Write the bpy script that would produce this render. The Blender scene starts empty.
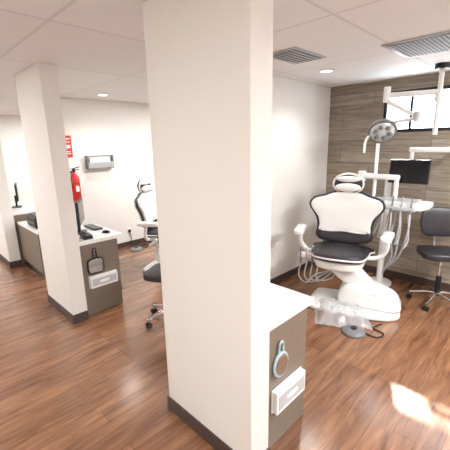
import bpy, bmesh, math
from mathutils import Vector, Matrix, Euler, noise
C=bpy.context; D=bpy.data
# ---------------------------------------------------------------- materials
def lin(c): return tuple(((v/255)/12.92 if v/255<=0.04045 else ((v/255+0.055)/1.055)**2.4) for v in c)+(1,)
def mat(name,rgb,rough=.5,metal=0,var=.04,scale=8,bump=0,coat=0,emit=None,estr=0,trans=0,alpha=1):
    m=D.materials.new(name); m.use_nodes=True; nt=m.node_tree; b=nt.nodes['Principled BSDF']
    b.inputs['Roughness'].default_value=rough; b.inputs['Metallic'].default_value=metal
    b.inputs['Coat Weight'].default_value=coat
    tc=nt.nodes.new('ShaderNodeTexCoord'); n=nt.nodes.new('ShaderNodeTexNoise'); n.inputs['Scale'].default_value=scale
    nt.links.new(tc.outputs['Object'],n.inputs['Vector'])
    r=nt.nodes.new('ShaderNodeMix'); r.data_type='RGBA'
    l=lin(rgb); r.inputs[6].default_value=tuple(v*(1-var) for v in l[:3])+(1,); r.inputs[7].default_value=tuple(min(1,v*(1+var)) for v in l[:3])+(1,)
    nt.links.new(n.outputs['Fac'],r.inputs[0]); nt.links.new(r.outputs[2],b.inputs['Base Color'])
    if bump:
        n2=nt.nodes.new('ShaderNodeTexNoise'); n2.inputs['Scale'].default_value=120; nt.links.new(tc.outputs['Object'],n2.inputs['Vector'])
        bp=nt.nodes.new('ShaderNodeBump'); bp.inputs['Strength'].default_value=bump; bp.inputs['Distance'].default_value=.002
        nt.links.new(n2.outputs['Fac'],bp.inputs['Height']); nt.links.new(bp.outputs['Normal'],b.inputs['Normal'])
    if emit: b.inputs['Emission Color'].default_value=lin(emit); b.inputs['Emission Strength'].default_value=estr
    if trans: b.inputs['Transmission Weight'].default_value=trans
    if alpha<1: b.inputs['Alpha'].default_value=alpha
    return m
def planks(name,c1,c2,cm,L,W,axes,rough,streak=(1.2,22),coat=0,msize=.004,dark=None):
    m=D.materials.new(name); m.use_nodes=True; nt=m.node_tree; b=nt.nodes['Principled BSDF']; N=nt.nodes.new; K=nt.links.new
    b.inputs['Roughness'].default_value=rough; b.inputs['Coat Weight'].default_value=coat; b.inputs['Coat Roughness'].default_value=.2
    tc=N('ShaderNodeTexCoord'); sp=N('ShaderNodeSeparateXYZ'); cb=N('ShaderNodeCombineXYZ'); K(tc.outputs['Object'],sp.inputs[0])
    K(sp.outputs[axes[0]],cb.inputs[0]); K(sp.outputs[axes[1]],cb.inputs[1])
    br=N('ShaderNodeTexBrick'); K(cb.outputs[0],br.inputs['Vector']); br.offset=.37; br.offset_frequency=3; br.squash=1
    br.inputs['Color1'].default_value=lin(c1); br.inputs['Color2'].default_value=lin(c2); br.inputs['Mortar'].default_value=lin(cm)
    br.inputs['Scale'].default_value=1; br.inputs['Brick Width'].default_value=L; br.inputs['Row Height'].default_value=W
    br.inputs['Mortar Size'].default_value=msize*.5; br.inputs['Mortar Smooth'].default_value=.3
    mp=N('ShaderNodeMapping'); mp.inputs['Scale'].default_value=(streak[0],streak[1],1); K(cb.outputs[0],mp.inputs[0])
    n=N('ShaderNodeTexNoise'); n.inputs['Scale'].default_value=1; n.inputs['Detail'].default_value=7; n.inputs['Roughness'].default_value=.65; n.inputs['Distortion'].default_value=.6
    K(mp.outputs[0],n.inputs['Vector'])
    cr=N('ShaderNodeValToRGB'); cr.color_ramp.elements[0].position=.3; cr.color_ramp.elements[1].position=.68
    cr.color_ramp.elements[0].color=lin(dark or (150,140,130)); cr.color_ramp.elements[1].color=(1,1,1,1); K(n.outputs['Fac'],cr.inputs[0])
    mx=N('ShaderNodeMix'); mx.data_type='RGBA'; mx.blend_type='MULTIPLY'; mx.inputs[0].default_value=.85
    K(br.outputs['Color'],mx.inputs[6]); K(cr.outputs[0],mx.inputs[7]); K(mx.outputs[2],b.inputs['Base Color'])
    bp=N('ShaderNodeBump'); bp.inputs['Strength'].default_value=.25; bp.inputs['Distance'].default_value=.002; bp.invert=True
    K(br.outputs['Fac'],bp.inputs['Height']); K(bp.outputs['Normal'],b.inputs['Normal'])
    return m
M_floor=planks('wood_floor',(168,122,88),(140,97,69),(100,68,50),1.25,.13,('X','Y'),.24,streak=(2.2,16),coat=.6,dark=(140,114,97),msize=.003)
M_clad=planks('wood_tile_cladding',(172,160,144),(148,136,121),(118,109,98),1.15,.155,('Y','Z'),.5,streak=(2.2,26),dark=(158,150,141),msize=.007)
M_wall=mat('painted_wall',(229,226,220),.6,var=.012,bump=.15)
M_base=mat('dark_baseboard',(72,58,52),.5)
M_lam=mat('greige_laminate',(122,110,97),.45,var=.12,scale=14)
M_top=mat('white_quartz',(240,238,234),.25,var=.03,scale=60)
M_wp=mat('white_plastic',(236,236,234),.3,var=.01,coat=.2)
M_gp=mat('light_grey_plastic',(186,188,190),.35)
M_mg=mat('mid_grey',(120,122,124),.4)
M_bk=mat('black_vinyl',(46,43,47),.4,var=.1)
M_bp=mat('black_plastic',(22,22,24),.35)
M_vin=mat('white_vinyl',(226,224,222),.4,var=.03)
M_ch=mat('chrome',(215,215,218),.15,1,var=.01)
M_al=mat('brushed_aluminium',(176,176,178),.35,.9)
M_scr=mat('dark_screen',(18,19,24),.15)
M_red=mat('red_paint',(196,30,28),.3,coat=.4)
M_rs=mat('red_sign',(206,44,38),.5)
M_mir=mat('mirror_glass',(196,208,214),.08,.95)
M_blue=mat('pale_blue_plastic',(176,198,206),.35)
M_lens=mat('lamp_lens',(210,214,218),.15,.3)
M_led=mat('led_emitter',(255,250,240),.5,emit=(255,246,230),estr=9)
M_pan=mat('fill_panel_glow',(255,252,245),.5,emit=(255,248,238),estr=2.5)  # glowing face of the added fill panels
M_film=mat('clear_plastic_film',(226,228,230),.12,var=.05,alpha=.4)
M_paper=mat('paper',(240,238,232),.7)
M_vent=mat('vent_dark',(60,60,62),.7)
M_glass=D.materials.new('window_glass'); M_glass.use_nodes=True
nt=M_glass.node_tree; nt.nodes.clear(); o=nt.nodes.new('ShaderNodeOutputMaterial'); t=nt.nodes.new('ShaderNodeBsdfTransparent'); g=nt.nodes.new('ShaderNodeBsdfGlossy'); g.inputs['Roughness'].default_value=.02
x=nt.nodes.new('ShaderNodeMixShader'); x.inputs[0].default_value=.06; nt.links.new(t.outputs[0],x.inputs[1]); nt.links.new(g.outputs[0],x.inputs[2]); nt.links.new(x.outputs[0],o.inputs[0])
M_ceil=D.materials.new('ceiling_tiles'); M_ceil.use_nodes=True; nt=M_ceil.node_tree; b=nt.nodes['Principled BSDF']; N=nt.nodes.new; K=nt.links.new
b.inputs['Roughness'].default_value=.8
tc=N('ShaderNodeTexCoord'); br=N('ShaderNodeTexBrick'); mp=N('ShaderNodeMapping'); mp.inputs['Location'].default_value=(.35,.1,0)
K(tc.outputs['Object'],mp.inputs[0]); K(mp.outputs[0],br.inputs['Vector']); br.offset=0; br.squash=1
br.inputs['Color1'].default_value=lin((240,241,242)); br.inputs['Color2'].default_value=lin((236,237,238)); br.inputs['Mortar'].default_value=lin((224,224,224))
br.inputs['Scale'].default_value=1; br.inputs['Brick Width'].default_value=1.22; br.inputs['Row Height'].default_value=1.22; br.inputs['Mortar Size'].default_value=.012; br.inputs['Mortar Smooth'].default_value=0
K(br.outputs['Color'],b.inputs['Base Color'])
bp=N('ShaderNodeBump'); bp.inputs['Strength'].default_value=.6; bp.inputs['Distance'].default_value=.006; K(br.outputs['Fac'],bp.inputs['Height']); K(bp.outputs['Normal'],b.inputs['Normal'])
# ---------------------------------------------------------------- builders
def link(ob): C.scene.collection.objects.link(ob); return ob
def mesh_obj(name,bm,m,smooth=False):
    me=D.meshes.new(name); bmesh.ops.recalc_face_normals(bm,faces=bm.faces); bm.to_mesh(me); bm.free()
    if m: me.materials.append(m)
    if smooth:
        for p in me.polygons: p.use_smooth=True
    return link(D.objects.new(name,me))
def bevel(ob,w,seg=3):
    if w>0:
        md=ob.modifiers.new('b','BEVEL'); md.width=w; md.segments=seg; md.limit_method='ANGLE'; md.angle_limit=math.radians(40)
        for p in ob.data.polygons: p.use_smooth=True
        w2=ob.modifiers.new('wn','WEIGHTED_NORMAL'); w2.keep_sharp=True
def rbox(name,c,s,m,bev=0,rot=(0,0,0)):
    bm=bmesh.new(); bmesh.ops.create_cube(bm,size=1); bmesh.ops.scale(bm,vec=s,verts=bm.verts)
    ob=mesh_obj(name,bm,m); ob.location=c; ob.rotation_euler=[math.radians(a) for a in rot]; bevel(ob,bev); return ob
def wallbox(name,lo,hi,m):
    bm=bmesh.new(); bmesh.ops.create_cube(bm,size=1)
    for v in bm.verts:
        v.co=Vector([(lo[i]+hi[i])/2+v.co[i]*(hi[i]-lo[i]) for i in range(3)])
    return mesh_obj(name,bm,m)
def catmull(pts,n=6,closed=True):
    out=[];L=len(pts)
    for i in range(L if closed else L-1):
        def g(k): return Vector(pts[k%L]) if closed else Vector(pts[max(0,min(L-1,k))])
        p0,p1,p2,p3=g(i-1),g(i),g(i+1),g(i+2)
        for j in range(n):
            t=j/n
            out.append(.5*((2*p1)+(-p0+p2)*t+(2*p0-5*p1+4*p2-p3)*t*t+(-p0+3*p1-3*p2+p3)*t**3))
    if not closed: out.append(Vector(pts[-1]))
    return out
class Thing:
    def __init__(s,name,loc=(0,0,0),rz=0,sc=1):
        s.e=link(D.objects.new(name,None)); s.e.location=loc; s.e.rotation_euler=(0,0,math.radians(rz)); s.e.empty_display_size=.1; s.e.scale=(sc,sc,sc)
    def add(s,ob): ob.parent=s.e; return ob
    def box(s,name,c,sz,m,bev=.005,rot=(0,0,0)): return s.add(rbox(name,c,sz,m,bev,rot))
    def cyl(s,name,p1,p2,r,m,r2=None,seg=28,bev=.003):
        p1=Vector(p1);p2=Vector(p2);d=p2-p1
        bm=bmesh.new(); bmesh.ops.create_cone(bm,cap_ends=True,segments=seg,radius1=r,radius2=r if r2 is None else r2,depth=d.length)
        ob=mesh_obj(name,bm,m); ob.rotation_mode='QUATERNION'; ob.rotation_quaternion=d.to_track_quat('Z','Y'); ob.location=(p1+p2)/2
        bevel(ob,min(bev,r*.4),2); return s.add(ob)
    def tube(s,name,pts,r,m,n=6,closed=False,straight=False):
        cu=D.curves.new(name,'CURVE'); cu.dimensions='3D'; cu.bevel_depth=r; cu.bevel_resolution=4; cu.use_fill_caps=True
        P=[Vector(p) for p in pts] if straight else catmull(pts,n,closed)
        sp=cu.splines.new('POLY'); sp.points.add(len(P)-1)
        for q,p in zip(sp.points,P): q.co=(*p,1)
        sp.use_cyclic_u=closed; cu.materials.append(m); sp.use_smooth=True
        return s.add(link(D.objects.new(name,cu)))
    def lathe(s,name,prof,m,c=(0,0,0),rot=(0,0,0),seg=32):
        bm=bmesh.new(); rings=[]
        for r,z in prof:
            rings.append([bm.verts.new((max(r,1e-4)*math.cos(2*math.pi*i/seg),max(r,1e-4)*math.sin(2*math.pi*i/seg),z)) for i in range(seg)])
        for a,b in zip(rings,rings[1:]):
            for i in range(seg): bm.faces.new((a[i],a[(i+1)%seg],b[(i+1)%seg],b[i]))
        bm.faces.new(rings[0]); bm.faces.new(rings[-1][::-1])
        ob=mesh_obj(name,bm,m,True); ob.location=c; ob.rotation_euler=[math.radians(a) for a in rot]; return s.add(ob)
    def ball(s,name,c,sz,m,rot=(0,0,0)):
        bm=bmesh.new(); bmesh.ops.create_uvsphere(bm,u_segments=28,v_segments=16,radius=1); bmesh.ops.scale(bm,vec=sz,verts=bm.verts)
        ob=mesh_obj(name,bm,m,True); ob.location=c; ob.rotation_euler=[math.radians(a) for a in rot]; return s.add(ob)
    def pad(s,name,outline,th,m,c=(0,0,0),rot=(0,0,0),bend=0,puff=.5,n=6,cz=None):
        P=catmull([(a,b_) for a,b_ in outline],n); cx=0; cy=cz if cz is not None else sum(p[1] for p in P)/len(P)
        rings=[]; bm=bmesh.new()
        S=[(1,0,0),(1,.5,0),(.985,.8,0),(.95,.95,0),(.85,1,.3),(.65,1,.7),(.4,1,.9),(.15,1,1)]
        seq=[(sc,-1,y,pf) for sc,y,pf in S[::-1]]+[(sc,1,y,pf) for sc,y,pf in S[1:]]
        for sc,sg,y,pf in seq:
            ring=[]
            for p in P:
                X=cx+(p[0]-cx)*sc; Z=cy+(p[1]-cy)*sc
                Y=sg*(th/2*y+th*puff*.5*pf)-bend*X*X
                ring.append(bm.verts.new((X,Y,Z)))
            rings.append(ring)
        L=len(P)
        for a,b in zip(rings,rings[1:]):
            for i in range(L): bm.faces.new((a[i],a[(i+1)%L],b[(i+1)%L],b[i]))
        bm.faces.new(rings[0]); bm.faces.new(rings[-1][::-1])
        ob=mesh_obj(name,bm,m,True); ob.location=c; ob.rotation_euler=[math.radians(a) for a in rot]; return s.add(ob)
def sym(half): return half+[(-a,b) for a,b in half[::-1] if a>0.0001]
# ---------------------------------------------------------------- room
H=2.6
XW=4.7
wallbox('floor',(-1.7,-3.2,-.1),(XW+.2,9.3,0),M_floor)
wallbox('ceiling',(-1.7,-3.2,H),(XW+.2,9.3,H+.1),M_ceil)
wy0,wy1,wz0,wz1=.15,1.74,1.95,2.45
def joinw(name,parts):
    obs=[wallbox(name,lo,hi,m) for lo,hi,m in parts]
    bpy.ops.object.select_all(action='DESELECT')
    for o_ in obs: o_.select_set(True)
    C.view_layer.objects.active=obs[0]; bpy.ops.object.join(); return C.view_layer.objects.active
joinw('wall_window_side',[((XW,-3.2,0),(XW+.15,wy0,H),M_clad),((XW,wy1,0),(XW+.15,9.3,H),M_clad),((XW,wy0,0),(XW+.15,wy1,wz0),M_clad),((XW,wy0,wz1),(XW+.15,wy1,H),M_clad)])
wallbox('wall_partition_near',(2.6,2.5,0),(XW,2.62,H),M_wall)
wallbox('wall_partition_far',(1.92,5.6,0),(XW,5.72,H),M_wall)
wallbox('wall_far',(-1.7,9.2,0),(XW,9.3,H),M_wall)
wallbox('wall_hall',(-1.7,-3.2,0),(-1.6,9.2,H),M_wall)
wallbox('wall_rear',(-1.6,-3.2,0),(XW,-3.1,H),M_wall)
wallbox('baseboard_partition_near',(2.6,2.488,0),(XW-.014,2.4995,.1),M_base)
wallbox('baseboard_partition_far',(1.92,5.588,0),(XW,5.5995,.1),M_base)
wallbox('baseboard_window_side',(XW-.014,-3.1,0),(XW-.0005,2.487,.1),M_base)
wallbox('baseboard_far',(-1.6,9.188,0),(XW,9.1995,.1),M_base)
w=Thing('window_1',(XW,(wy0+wy1)/2,(wz0+wz1)/2))
W=wy1-wy0;Hh=wz1-wz0
for nm,c,s_ in [('frame_top',(.04,0,Hh/2-.02),(.1,W,.04)),('frame_bottom',(.04,0,-Hh/2+.02),(.1,W,.04)),('frame_l',(.04,W/2-.02,0),(.1,.04,Hh)),('frame_r',(.04,-W/2+.02,0),(.1,.04,Hh)),('sun_split_bar',(.05,.48,0),(.04,.03,Hh-.06)),('mullion_b',(.05,-.1,0),(.04,.03,Hh-.06))]:  # first upright bar is added to break up the sun patch on the floor
    w.box(nm,c,s_,M_bp,.003)
w.box('glass',(.075,0,0),(.006,W-.06,Hh-.06),M_glass,0)
def pillar(y0):
    p=Thing('support_pillar',(1.15,y0,0))
    p.box('body',(.078,.385,H/2),(.156,.77,H-.002),M_wall,.004)
    p.box('base_front',(-.006,.385,.052),(.012,.794,.1),M_base,.002)
    p.box('base_side_a',(.078,-.006,.052),(.156,.012,.1),M_base,.002)
    p.box('base_side_b',(.078,.776,.052),(.156,.012,.1),M_base,.002)
for y in (.98,3.47,5.98): pillar(y)
# ---------------------------------------------------------------- counters
def station(y0,L=.73,x0=1.312,hh=.86):
    c=Thing('counter_cabinet',(x0,y0,0))
    c.box('toe_kick',(.21,L/2,.05),(.39,L-.06,.098),M_bp,.002)
    c.box('carcass',(.22,L/2,.1+(hh-.14)/2),(.435,L,hh-.14),M_lam,.003)
    c.box('worktop',(.263,L/2+.002,hh-.02),(.526,L+.024,.042),M_top,.006)
    c.box('end_panel',(.22,-.005,(hh-.04)/2+.002),(.44,.01,hh-.045),M_lam,.002)
    for i in range(2):
        c.box('door_%d'%i,(.444,L*(.25+.5*i),.1+(hh-.14)*.36),(.018,L/2-.01,(hh-.14)*.68),M_lam,.003)
        c.box('drawer_%d'%i,(.444,L*(.25+.5*i),hh-.14),(.018,L/2-.01,.16),M_lam,.003)
        c.cyl('pull_%d'%i,(.47,L*(.25+.5*i)-.06,hh-.14),(.47,L*(.25+.5*i)+.06,hh-.14),.006,M_al)
    return c
station(1.03); station(3.53); station(6.03,L=1.2)
station(5.02,L=.95,x0=1.34,hh=.72)
def dispenser(x,y,z,w_=.32,h_=.16):
    d=Thing('glove_box_dispenser',(x,y,z))
    d.box('back',(0,-.003,0),(w_,.006,h_),M_wp,.002)
    d.box('body',(0,-.022,0),(w_-.01,.038,h_-.01),M_wp,.006)
    d.box('face_inset',(0,-.0425,.0),(w_*.86,.003,h_*.6),M_gp,.001)
    d.pad('slot',[(-.06,0),(-.04,-.014),(.04,-.014),(.06,0),(.04,.014),(-.04,.014)],.004,M_paper,(0,-.045,0),puff=0)
dispenser(1.54,1.019,.34); dispenser(1.54,3.519,.385,.33,.14)
def hand_mirror(x,y,z,r,m,sq=False):
    h=Thing('hand_mirror',(x,y,z)); k=r
    if sq: out=sym([(0,-k),(.75*k,-.95*k),(k,-.6*k),(k,.5*k),(.7*k,.85*k),(0,.95*k)])
    else: out=[(k*math.cos(a*math.pi/6),k*1.15*math.sin(a*math.pi/6)) for a in range(12)]
    h.pad('rim',out,.016,m,(0,-.01,0),puff=0,cz=0)
    h.pad('glass',[(a*.84,b*.84) for a,b in out],.004,M_mir,(0,-.02,0),puff=0,cz=0)
    h.tube('handle',[(-.018,-.012,k*.9),(-.02,-.012,k*1.4),(-.014,-.012,k*2.0),(.014,-.012,k*2.0),(.02,-.012,k*1.4),(.018,-.012,k*.9)],.007,m)
    h.cyl('hook',(0,-.001,k*1.95),(0,-.03,k*1.95),.005,M_ch)
hand_mirror(1.455,1.019,.57,.072,M_blue); hand_mirror(1.47,3.519,.57,.095,M_bp,True)
# ---------------------------------------------------------------- counter items
def desk_monitor(loc,rz,w_=.46,h_=.28):
    m=Thing('desktop_monitor',loc,rz)
    m.box('panel',(0,0,.12+h_/2),(w_,.03,h_),M_bp,.006); m.box('screen',(0,-.0165,.12+h_/2),(w_-.03,.003,h_-.03),M_scr,.001)
    m.cyl('neck',(0,.03,.01),(0,.03,.2),.018,M_bp); m.box('foot',(0,.03,.007),(.2,.15,.012),M_bp,.004)
desk_monitor((1.53,3.92,.862),60,.4,.27)
desk_monitor((1.55,6.6,.862),75)
k=Thing('computer_mouse',(1.72,3.70,.862),20); k.ball('shell',(0,0,.015),(.03,.052,.014),M_bp); k.box('base',(0,0,.004),(.05,.09,.006),M_bp,.002)
k=Thing('keyboard',(1.72,4.05,.862),90); k.box('tray',(0,0,.01),(.32,.11,.018),M_bp,.004)
for i in range(4): k.box('key_row_%d'%i,(0,-.04+.027*i,.021),(.30,.02,.006),M_mg,.002)
k=Thing('desk_phone',(1.45,3.62,.868),0); k.box('body',(0,0,.028),(.1,.12,.035),M_bp,.01,(8,0,0)); k.box('foot',(0,0,.004),(.1,.12,.018),M_bp,.003); k.tube('handset',[(-.03,-.05,.058),(-.035,-.02,.07),(-.035,.03,.074),(-.03,.055,.066)],.012,M_bp)
p=Thing('label_printer',(1.52,5.35,.722)); p.box('body',(0,0,.09),(.3,.42,.17),M_bp,.03); p.box('paper_slot',(-.151,0,.08),(.004,.26,.02),M_mg,.001); p.box('lid',(0,0,.18),(.24,.34,.02),M_bp,.008)
# ---------------------------------------------------------------- wall items
e=Thing('fire_extinguisher',(2.14,5.52,.98))
e.lathe('cylinder',[(0.0,0),(.06,0),(.07,.02),(.07,.36),(.062,.4),(.035,.44),(.022,.455),(.022,.48),(0,.48)],M_red)
e.cyl('valve',(0,0,.47),(0,0,.53),.02,M_bp); e.box('lever_top',(.03,0,.545),(.13,.02,.014),M_bp,.004,(0,-14,0)); e.box('lever_low',(.03,0,.515),(.11,.02,.012),M_bp,.004)
e.tube('hose',[(-.02,0,.5),(-.09,0,.46),(-.1,0,.34),(-.09,0,.2),(-.085,-.01,.1)],.01,M_bp); e.box('label',(0,-.068,.22),(.05,.008,.09),M_paper,.002)
e.box('bracket',(0,.07,.3),(.05,.02,.36),M_mg,.002); e.tube('strap',[(.074*math.cos(a*math.pi/6),.074*math.sin(a*math.pi/6),.33) for a in range(12)],.004,M_mg,closed=True)
s=Thing('fire_extinguisher_sign',(2.13,5.598,1.86)); s.box('plate',(0,-.003,0),(.11,.005,.34),M_rs,.001)
for i,(z_,h_) in enumerate([(.12,.02),(.07,.012),(.0,.05),(-.08,.012),(-.11,.012)]): s.box('print_%d'%i,(0,-.0065,z_),(.06,.002,h_),M_paper,0)
t=Thing('wall_chart_holder',(2.6,5.598,1.60))
t.box('back',(0,-.004,0),(.44,.008,.2),M_gp,.002); t.box('bottom',(0,-.05,-.1),(.44,.1,.012),M_mg,.003)
t.box('end_l',(-.22,-.05,0),(.014,.1,.22),M_mg,.003); t.box('end_r',(.22,-.05,0),(.014,.1,.22),M_mg,.003); t.box('front',(0,-.1,-.05),(.44,.008,.1),M_al,.003); t.tube('top_rail',[(-.22,-.09,.1),(.22,-.09,.1)],.008,M_mg,straight=True)
t.box('folders',(0,-.045,0),(.36,.05,.16),M_paper,.004)
# ---------------------------------------------------------------- ceiling items
def downlight(x,y):
    d=Thing('recessed_downlight',(x,y,H)); d.lathe('trim',[(.085,-.001),(.085,-.008),(.07,-.012),(.062,-.006),(.06,-.001)],M_wp); d.cyl('emitter',(0,0,-.002),(0,0,-.007),.058,M_led)
    l=D.lights.new('downlight_lamp','SPOT'); l.energy=30; l.spot_size=math.radians(130); l.spot_blend=.8; l.shadow_soft_size=.06; l.color=(1,.97,.93)
    o_=link(D.objects.new('downlight_lamp',l)); o_.parent=d.e; o_.location=(0,0,-.03)
downlight(3.57,1.96); downlight(2.5,5.0)
v=Thing('air_vent_diffuser',(2.76,1.83,H))
v.box('frame',(0,0,-.006),(.5,.34,.01),M_gp,.002); v.box('throat',(0,0,-.0125),(.44,.28,.004),M_mg,0)
for i in range(6): v.box('louvre_%d'%i,(0,-.115+.046*i,-.018),(.44,.036,.004),M_wp,0,(22,0,0))
v=Thing('return_air_grille',(3.3,.88,H))
v.box('frame',(0,0,-.006),(.6,.6,.01),M_gp,.002); v.box('throat',(0,0,-.0125),(.54,.54,.004),M_mg,0)
for i in range(17): v.box('blade_%d'%i,(0,-.25+.031*i,-.017),(.54,.018,.003),M_gp,0,(30,0,0))
def panel(x,y,e_,sx=1.2,sy=.6):  # invented fill light, mostly out of view, added to brighten bays and hall
    d=Thing('added_fill_panel',(x,y,H)); d.box('frame',(0,0,-.008),(sx,sy,.014),M_wp,.003); d.box('fill_diffuser',(0,0,-.016),(sx-.06,sy-.06,.004),M_pan,0)
    l=D.lights.new('fill_panel_lamp','AREA'); l.shape='RECTANGLE'; l.size=sx-.08; l.size_y=sy-.08; l.energy=e_; l.color=(.95,.97,1)
    o_=link(D.objects.new('fill_panel_lamp',l)); o_.parent=d.e; o_.location=(0,0,-.025)
panel(3.0,-.9,118); panel(3.7,3.9,70); panel(.3,-1.5,60); panel(-.9,1.2,20); panel(-.7,4.6,36); panel(-.3,7.6,56); panel(3.0,7.6,70)
# ---------------------------------------------------------------- dental chair
def dental_chair(loc,rz,sc=1):
    c=Thing('dental_chair',loc,rz,sc)
    out=[(-.36,-.2),(-.3,-.27),(0,-.3),(.4,-.26),(.56,-.16),(.58,0),(.56,.16),(.4,.26),(0,.3),(-.3,.27),(-.36,.2),(-.38,0)]
    c.pad('floor_plate',out,.05,M_wp,(0,0,.028),(-90,0,0),puff=.05,cz=0)
    c.pad('base_housing',[(.0,.04),(.3,.03),(.56,.04),(.57,.12),(.5,.2),(.3,.27),(.08,.3),(-.04,.22),(-.06,.1)],.3,M_wp,(0,.02,.02),puff=.12)
    c.pad('lift_arm',[(-.2,.5),(-.16,.42),(.0,.3),(.22,.16),(.34,.14),(.38,.2),(.3,.3),(.16,.44),(.1,.54),(-.04,.58),(-.16,.57)],.2,M_wp,(0,.02,.0),puff=.15)
    c.cyl('pivot',(.3,-.14,.19),(.3,.16,.19),.05,M_gp)
    s_=-.07
    c.pad('seat_chassis',[(-.2,-.22),(0,-.27),(.2,-.22),(.26,0),(.22,.2),(0,.24),(-.22,.2),(-.26,0)],.09,M_wp,(s_,-.08,.57),(-90,0,0),puff=.5,cz=0)
    so_=[(-.3,.1),(-.32,.2),(0,.26),(.32,.2),(.3,.1),(.28,-.1),(.22,-.26),(0,-.33),(-.22,-.26),(-.28,-.1)][::-1]
    c.pad('seat_cushion',so_,.08,M_bk,(s_,-.06,.665),(-90,0,0),puff=.4,cz=0,bend=-.25)
    c.tube('seat_piping',[(s_+a_*1.005,-.06+b_*1.005,.663-.25*a_*a_) for a_,b_ in so_],.011,M_vin,closed=True)
    K=lambda L_: [(a,b*.93) for a,b in L_]
    half=K([(0,0),(.22,.0),(.31,.06),(.305,.18),(.33,.3),(.40,.41),(.41,.48),(.36,.55),(.24,.595),(.15,.635),(.0,.65)])
    c.pad('rear_cover',sym([(a*.93,b*.94+.02) for a,b in half]),.05,M_vin,(s_,.20,.71),(-12,0,0),bend=.45,puff=.25,cz=.33)
    c.pad('back_shell',sym(half),.045,M_bk,(s_,.165,.71),(-12,0,0),bend=.45,puff=.25,cz=.31)
    ins=K([(0,.11),(.17,.09),(.275,.13),(.278,.22),(.3,.31),(.37,.41),(.385,.475),(.345,.535),(.23,.575),(.145,.615),(.0,.63)])
    c.pad('back_cushion',sym(ins),.06,M_vin,(s_,.135,.708),(-12,0,0),bend=.45,puff=.45,cz=.34)
    c.pad('lumbar_cushion',sym([(0,.0),(.18,.01),(.275,.06),(.27,.14),(.14,.135),(0,.15)]),.06,M_bk,(s_,.115,.71),(-12,0,0),bend=.45,puff=.5,cz=.07)
    c.tube('lumbar_piping',[(s_-.27,.095,.85),(s_-.14,.085,.85),(s_,.085,.862),(s_+.14,.085,.85),(s_+.27,.095,.85)],.009,M_vin)
    hz=1.375; hy=.285
    c.box('headrest_bar',(s_,hy,hz-.07),(.07,.02,.2),M_al,.004,(-12,0,0))
    E=lambda rx,rz_,dz=0:[(rx*math.cos(a*math.pi/6),rz_*math.sin(a*math.pi/6)+dz) for a in range(12)]
    c.pad('headrest_shell',E(.165,.115),.05,M_bk,(s_,hy,hz),(-8,0,0),puff=.3,cz=0)
    c.pad('headrest_pad_upper',E(.135,.035,.055),.05,M_vin,(s_,hy-.03,hz),(-8,0,0),puff=.8,cz=.055)
    c.pad('headrest_pad_lower',E(.14,.05,-.04),.05,M_vin,(s_,hy-.038,hz),(-8,0,0),puff=.8,cz=-.04)
    c.tube('headrest_rim',[(s_+.163*math.cos(a*math.pi/6),hy-.018,hz+.116*math.sin(a*math.pi/6)) for a in range(12)],.012,M_vin,closed=True)
    for sg in (-1,1):
        x_=s_+sg*.46
        c.tube('arm_post_%d'%sg,[(s_+sg*.22,.06,.58),(s_+sg*.38,.05,.6),(x_,.03,.7),(x_,.0,.84)],.024,M_wp)
        c.pad('arm_rest_%d'%sg,[(-.045,-.17),(.045,-.17),(.052,0),(.045,.15),(-.045,.15),(-.052,0)],.05,M_wp,(x_,-.03,.865),(-90,0,sg*-6),puff=.5,cz=0)
    c.tube('back_bracket',[(s_,.1,.58),(s_,.24,.62),(s_,.28,.8),(s_,.31,1.0)],.035,M_gp)
    c.tube('assistant_arm',[(-.14,.06,.5),(-.3,.1,.46),(-.42,.0,.5),(-.44,-.12,.58)],.022,M_wp)
    c.box('assistant_holder',(-.38,-.15,.6),(.26,.08,.05),M_wp,.015)
    for i in range(4):
        x_=-.48+.066*i
        c.cyl('handpiece_%d'%i,(x_,-.17,.5),(x_,-.2,.7),.011,M_gp if i%2 else M_mg); c.tube('suction_hose_%d'%i,[(x_,-.17,.5),(x_-.01,-.2,.36),(x_+.06,-.12,.25+.02*i),(x_+.14,.0,.32),(-.1,.03,.42)],.008,M_gp)
    return c
dental_chair((3.50,1.56,0),-72)
dental_chair((2.86,4.16,0),25,.92)
def foot_control(loc,rz):
    f=Thing('foot_control',loc,rz)
    f.lathe('disc',[(0,0),(.11,0),(.115,.01),(.1,.03),(.05,.045),(0,.048)],M_mg); f.cyl('button',(0,0,.045),(0,0,.06),.03,M_bp)
    f.tube('cable',[(.1,0,.012),(.2,-.06,.008),(.28,.02,.008),(.2,.12,.008),(.3,.22,.008)],.007,M_bp)
foot_control((3.00,1.22,0),-60); foot_control((3.0,5.3,0),10)
bm=bmesh.new(); bmesh.ops.create_grid(bm,x_segments=44,y_segments=34,size=.5)
for v_ in bm.verts:
    x_,y_=v_.co.x,v_.co.y*.62
    n_=noise.noise(Vector((x_*9,y_*9,1.3)))*.02+noise.noise(Vector((x_*22,y_*22,4)))*.014
    edge=max(abs(v_.co.x),abs(v_.co.y))/.5
    v_.co=Vector((x_*(.9+.1*noise.noise(Vector((0,y_*6,0)))),y_*(1+.15*noise.noise(Vector((x_*6,0,2)))),.10+n_ if edge<.6 else .10*max(0,1-(edge-.6)/.3)+.014+abs(n_)*.8))
f=mesh_obj('plastic_floor_cover',bm,M_film,True); f.location=(3.24,1.47,.0); f.rotation_euler=(0,0,math.radians(-60)); f.scale=(.62,.9,1)
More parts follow.
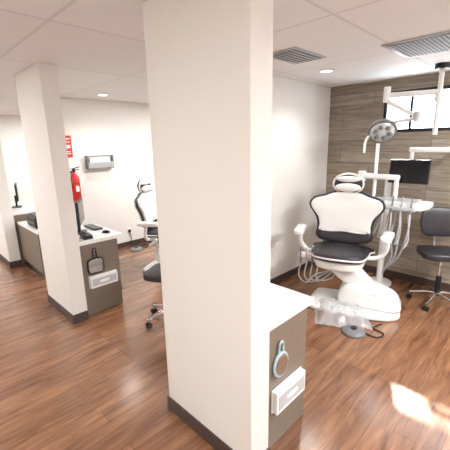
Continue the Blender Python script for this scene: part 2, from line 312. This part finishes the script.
# ---------------------------------------------------------------- delivery unit
u=Thing('dental_delivery_unit',(4.1,1.25,0))
u.cyl('column_foot',(.3,.25,0),(.3,.25,.03),.15,M_wp); u.cyl('column',(.3,.25,.03),(.3,.25,1.42),.04,M_wp)
u.tube('support_arm',[(.3,.25,1.4),(.15,.4,1.43),(0,.45,1.45)],.03,M_wp,n=8)
u.box('swing_arm',(-.03,.25,1.44),(.07,.46,.06),M_wp,.02)
u.cyl('elbow',(-.03,.45,1.38),(-.03,.45,1.5),.045,M_wp)
u.cyl('mast',(-.03,.29,1.2),(-.03,.29,1.82),.02,M_wp)
u.cyl('drop',(-.03,.05,1.2),(-.03,.05,1.44),.025,M_wp)
u.pad('tray_body',[(-.13,-.3),(.1,-.31),(.14,-.25),(.14,.25),(.1,.31),(-.13,.3),(-.2,.2),(-.2,-.2)],.07,M_wp,(-.03,0,1.15),(-90,0,0),puff=.1,cz=0)
u.box('tray_mat',(-.02,0,1.196),(.2,.4,.012),M_gp,.003)
u.box('holder_rail',(-.24,0,1.13),(.05,.46,.045),M_gp,.012)
for i in range(5):
    y_=-.19+.095*i
    u.cyl('handpiece_%d'%i,(-.265,y_,1.08),(-.23,y_,1.26),.012,M_al if i%2 else M_mg,.008)
    u.tube('handpiece_hose_%d'%i,[(-.265,y_,1.08),(-.29,y_-.01,.95),(-.27,y_+.02,.75+.02*i),(-.2,y_+.05,.68+.03*i),(-.12,y_+.03,.78),(-.1,y_*.6,1.12)],.008,M_gp)
for i in range(3): u.tube('supply_hose_%d'%i,[(.05,.1-.1*i,1.12),(.12,.12-.1*i,.8),(.2,.1-.04*i,.45),(.28,.2,.2),(.3,.24,.03)],.012,M_gp)
u.tube('handle',[(-.2,.26,1.14),(-.3,.3,1.14),(-.3,.36,1.14),(-.16,.35,1.14)],.012,M_wp)
m=Thing('wall_monitor',(4.2,1.22,1.50))
m.box('panel',(0,0,0),(.035,.42,.27),M_bp,.008,(0,8,0)); m.box('screen',(-.02,0,.0),(.003,.39,.24),M_scr,.001,(0,8,0))
m.box('arm_upper',(.04,-.22,.24),(.05,.5,.05),M_wp,.015); m.box('arm_wall',(.26,-.46,.24),(.46,.05,.05),M_wp,.015); m.box('wall_plate',(.488,-.46,.24),(.02,.16,.22),M_wp,.005)
m.cyl('joint',(.04,-.46,.18),(.04,-.46,.3),.035,M_gp); m.cyl('drop',(.04,0,.02),(.04,0,.26),.02,M_wp); m.box('mount',(.028,0,0),(.03,.1,.1),M_bp,.005)
l=Thing('dental_operating_light',(4.2,1.01,H))
l.cyl('canopy',(0,0,0),(0,0,-.05),.07,M_bp); l.cyl('pole',(0,0,-.04),(0,0,-.7),.024,M_wp); l.cyl('knuckle',(0,0,-.26),(0,0,-.36),.04,M_wp)
l.box('arm_upper',(-.08,.23,-.27),(.05,.52,.055),M_wp,.018,(0,0,17)); l.cyl('elbow',(-.155,.47,-.18),(-.155,.47,-.34),.035,M_wp)
l.tube('arm_lower',[(-.155,.47,-.3),(-.16,.44,-.34),(-.17,.30,-.42),(-.17,.16,-.5)],.022,M_wp)
l.cyl('yoke_joint',(-.17,.14,-.46),(-.17,.14,-.56),.032,M_gp)
l.tube('yoke',[(-.17,.15,-.53),(-.15,.25,-.54),(-.15,.38,-.56),(-.18,.44,-.6)],.018,M_wp)
LC=Vector((-.24,.46,-.63)); R_=Matrix.Rotation(math.radians(48),4,'Y')@Matrix.Rotation(math.radians(-22),4,'X')
l.lathe('reflector',[(0,.06),(.06,.06),(.12,.035),(.15,-.02),(.152,-.04),(.13,-.045),(0,-.035)],M_mg,LC,(-22,48,0))
l.lathe('lens',[(0,-.03),(.125,-.05),(.125,-.056),(0,-.06)],M_lens,LC,(-22,48,0))
for i in range(6):
    a=i*math.pi/3; q=R_@Vector((.075*math.cos(a),.075*math.sin(a),-.06))
    l.ball('led_%d'%i,LC+q,(.026,.026,.026),M_mg)
q=R_@Vector((0,.13,-.03))
l.tube('grip',[LC+q,LC+q+Vector((0,.04,-.08)),LC+q+Vector((0,.045,-.2))],.013,M_wp)
# ---------------------------------------------------------------- stools
def stool(loc,rz,sh=.6,back=True):
    s=Thing('dental_stool',loc,rz)
    for i in range(5):
        a=2*math.pi*i/5+.3; ca,sa=math.cos(a),math.sin(a)
        s.tube('leg_%d'%i,[(0,0,.13),(ca*.1,sa*.1,.125),(ca*.27,sa*.27,.085)],.017,M_ch)
        s.cyl('stem_%d'%i,(ca*.27,sa*.27,.09),(ca*.27,sa*.27,.05),.01,M_ch)
        for g_ in (-1,1): s.cyl('caster_%d_%d'%(i,g_),(ca*.27-sa*.008*g_,sa*.27+ca*.008*g_,.028),(ca*.27-sa*.028*g_,sa*.27+ca*.028*g_,.028),.028,M_bp)
    s.cyl('gas_sleeve',(0,0,.1),(0,0,.34),.028,M_bp); s.cyl('gas_piston',(0,0,.3),(0,0,sh-.06),.015,M_ch)
    s.box('mechanism',(0,0,sh-.07),(.2,.16,.04),M_bp,.01); s.tube('lever',[(.08,0,sh-.07),(.2,.02,sh-.08),(.27,.02,sh-.07)],.007,M_ch)
    s.pad('seat',[(-.2,-.18),(0,-.21),(.2,-.18),(.23,0),(.2,.18),(0,.21),(-.2,.18),(-.23,0)],.07,M_bk,(0,0,sh-.01),(-90,0,0),puff=.4,cz=0)
    if back:
        s.tube('back_bar',[(0,.08,sh-.07),(0,.24,sh-.06),(0,.29,sh+.06),(0,.27,sh+.26)],.014,M_ch)
        s.pad('backrest',[(-.15,-.15),(0,-.17),(.15,-.15),(.2,0),(.16,.14),(0,.17),(-.16,.14),(-.2,0)],.05,M_bk,(0,.23,sh+.3),(-6,0,0),bend=.8,puff=.5,cz=0)
stool((4.24,.80,0),-60,.62)
stool((1.93,2.78,0),-60,.55)
t=Thing('power_cord',(3.05,5.5,0)); t.tube('cable',[(0,.085,.3),(.02,.06,.15),(.0,.02,.012),(.2,-.03,.008),(.4,.04,.008),(.55,-.02,.008)],.007,M_bp); t.box('plug',(0,.083,.3),(.05,.024,.05),M_bp,.004); t.box('outlet',(0,.095,.3),(.075,.008,.115),M_wp,.002)
# ---------------------------------------------------------------- world, sun, camera
wd=D.worlds.new('sky'); C.scene.world=wd; wd.use_nodes=True; bg=wd.node_tree.nodes['Background']; bg.inputs[0].default_value=(.86,.93,1,1); bg.inputs[1].default_value=9
sn=D.lights.new('sun','SUN'); sn.energy=24; sn.angle=math.radians(1.6); sn.color=(1,.97,.92)
so=link(D.objects.new('sun',sn)); so.rotation_euler=Vector((-2.3,-1.05,-2.2)).to_track_quat('-Z','Y').to_euler()
cam=D.cameras.new('camera'); cam.sensor_width=36; cam.lens=26.8; cam.clip_start=.02
co=link(D.objects.new('camera',cam))
co.matrix_world=Matrix.Translation((0,0,1.85))@Euler((math.radians(90-13.6),0,math.radians(-45.05))).to_matrix().to_4x4()@Matrix.Rotation(math.radians(-1.2),4,'Z'); C.scene.camera=co
C.scene.view_settings.view_transform='Standard'; C.scene.view_settings.exposure=.42
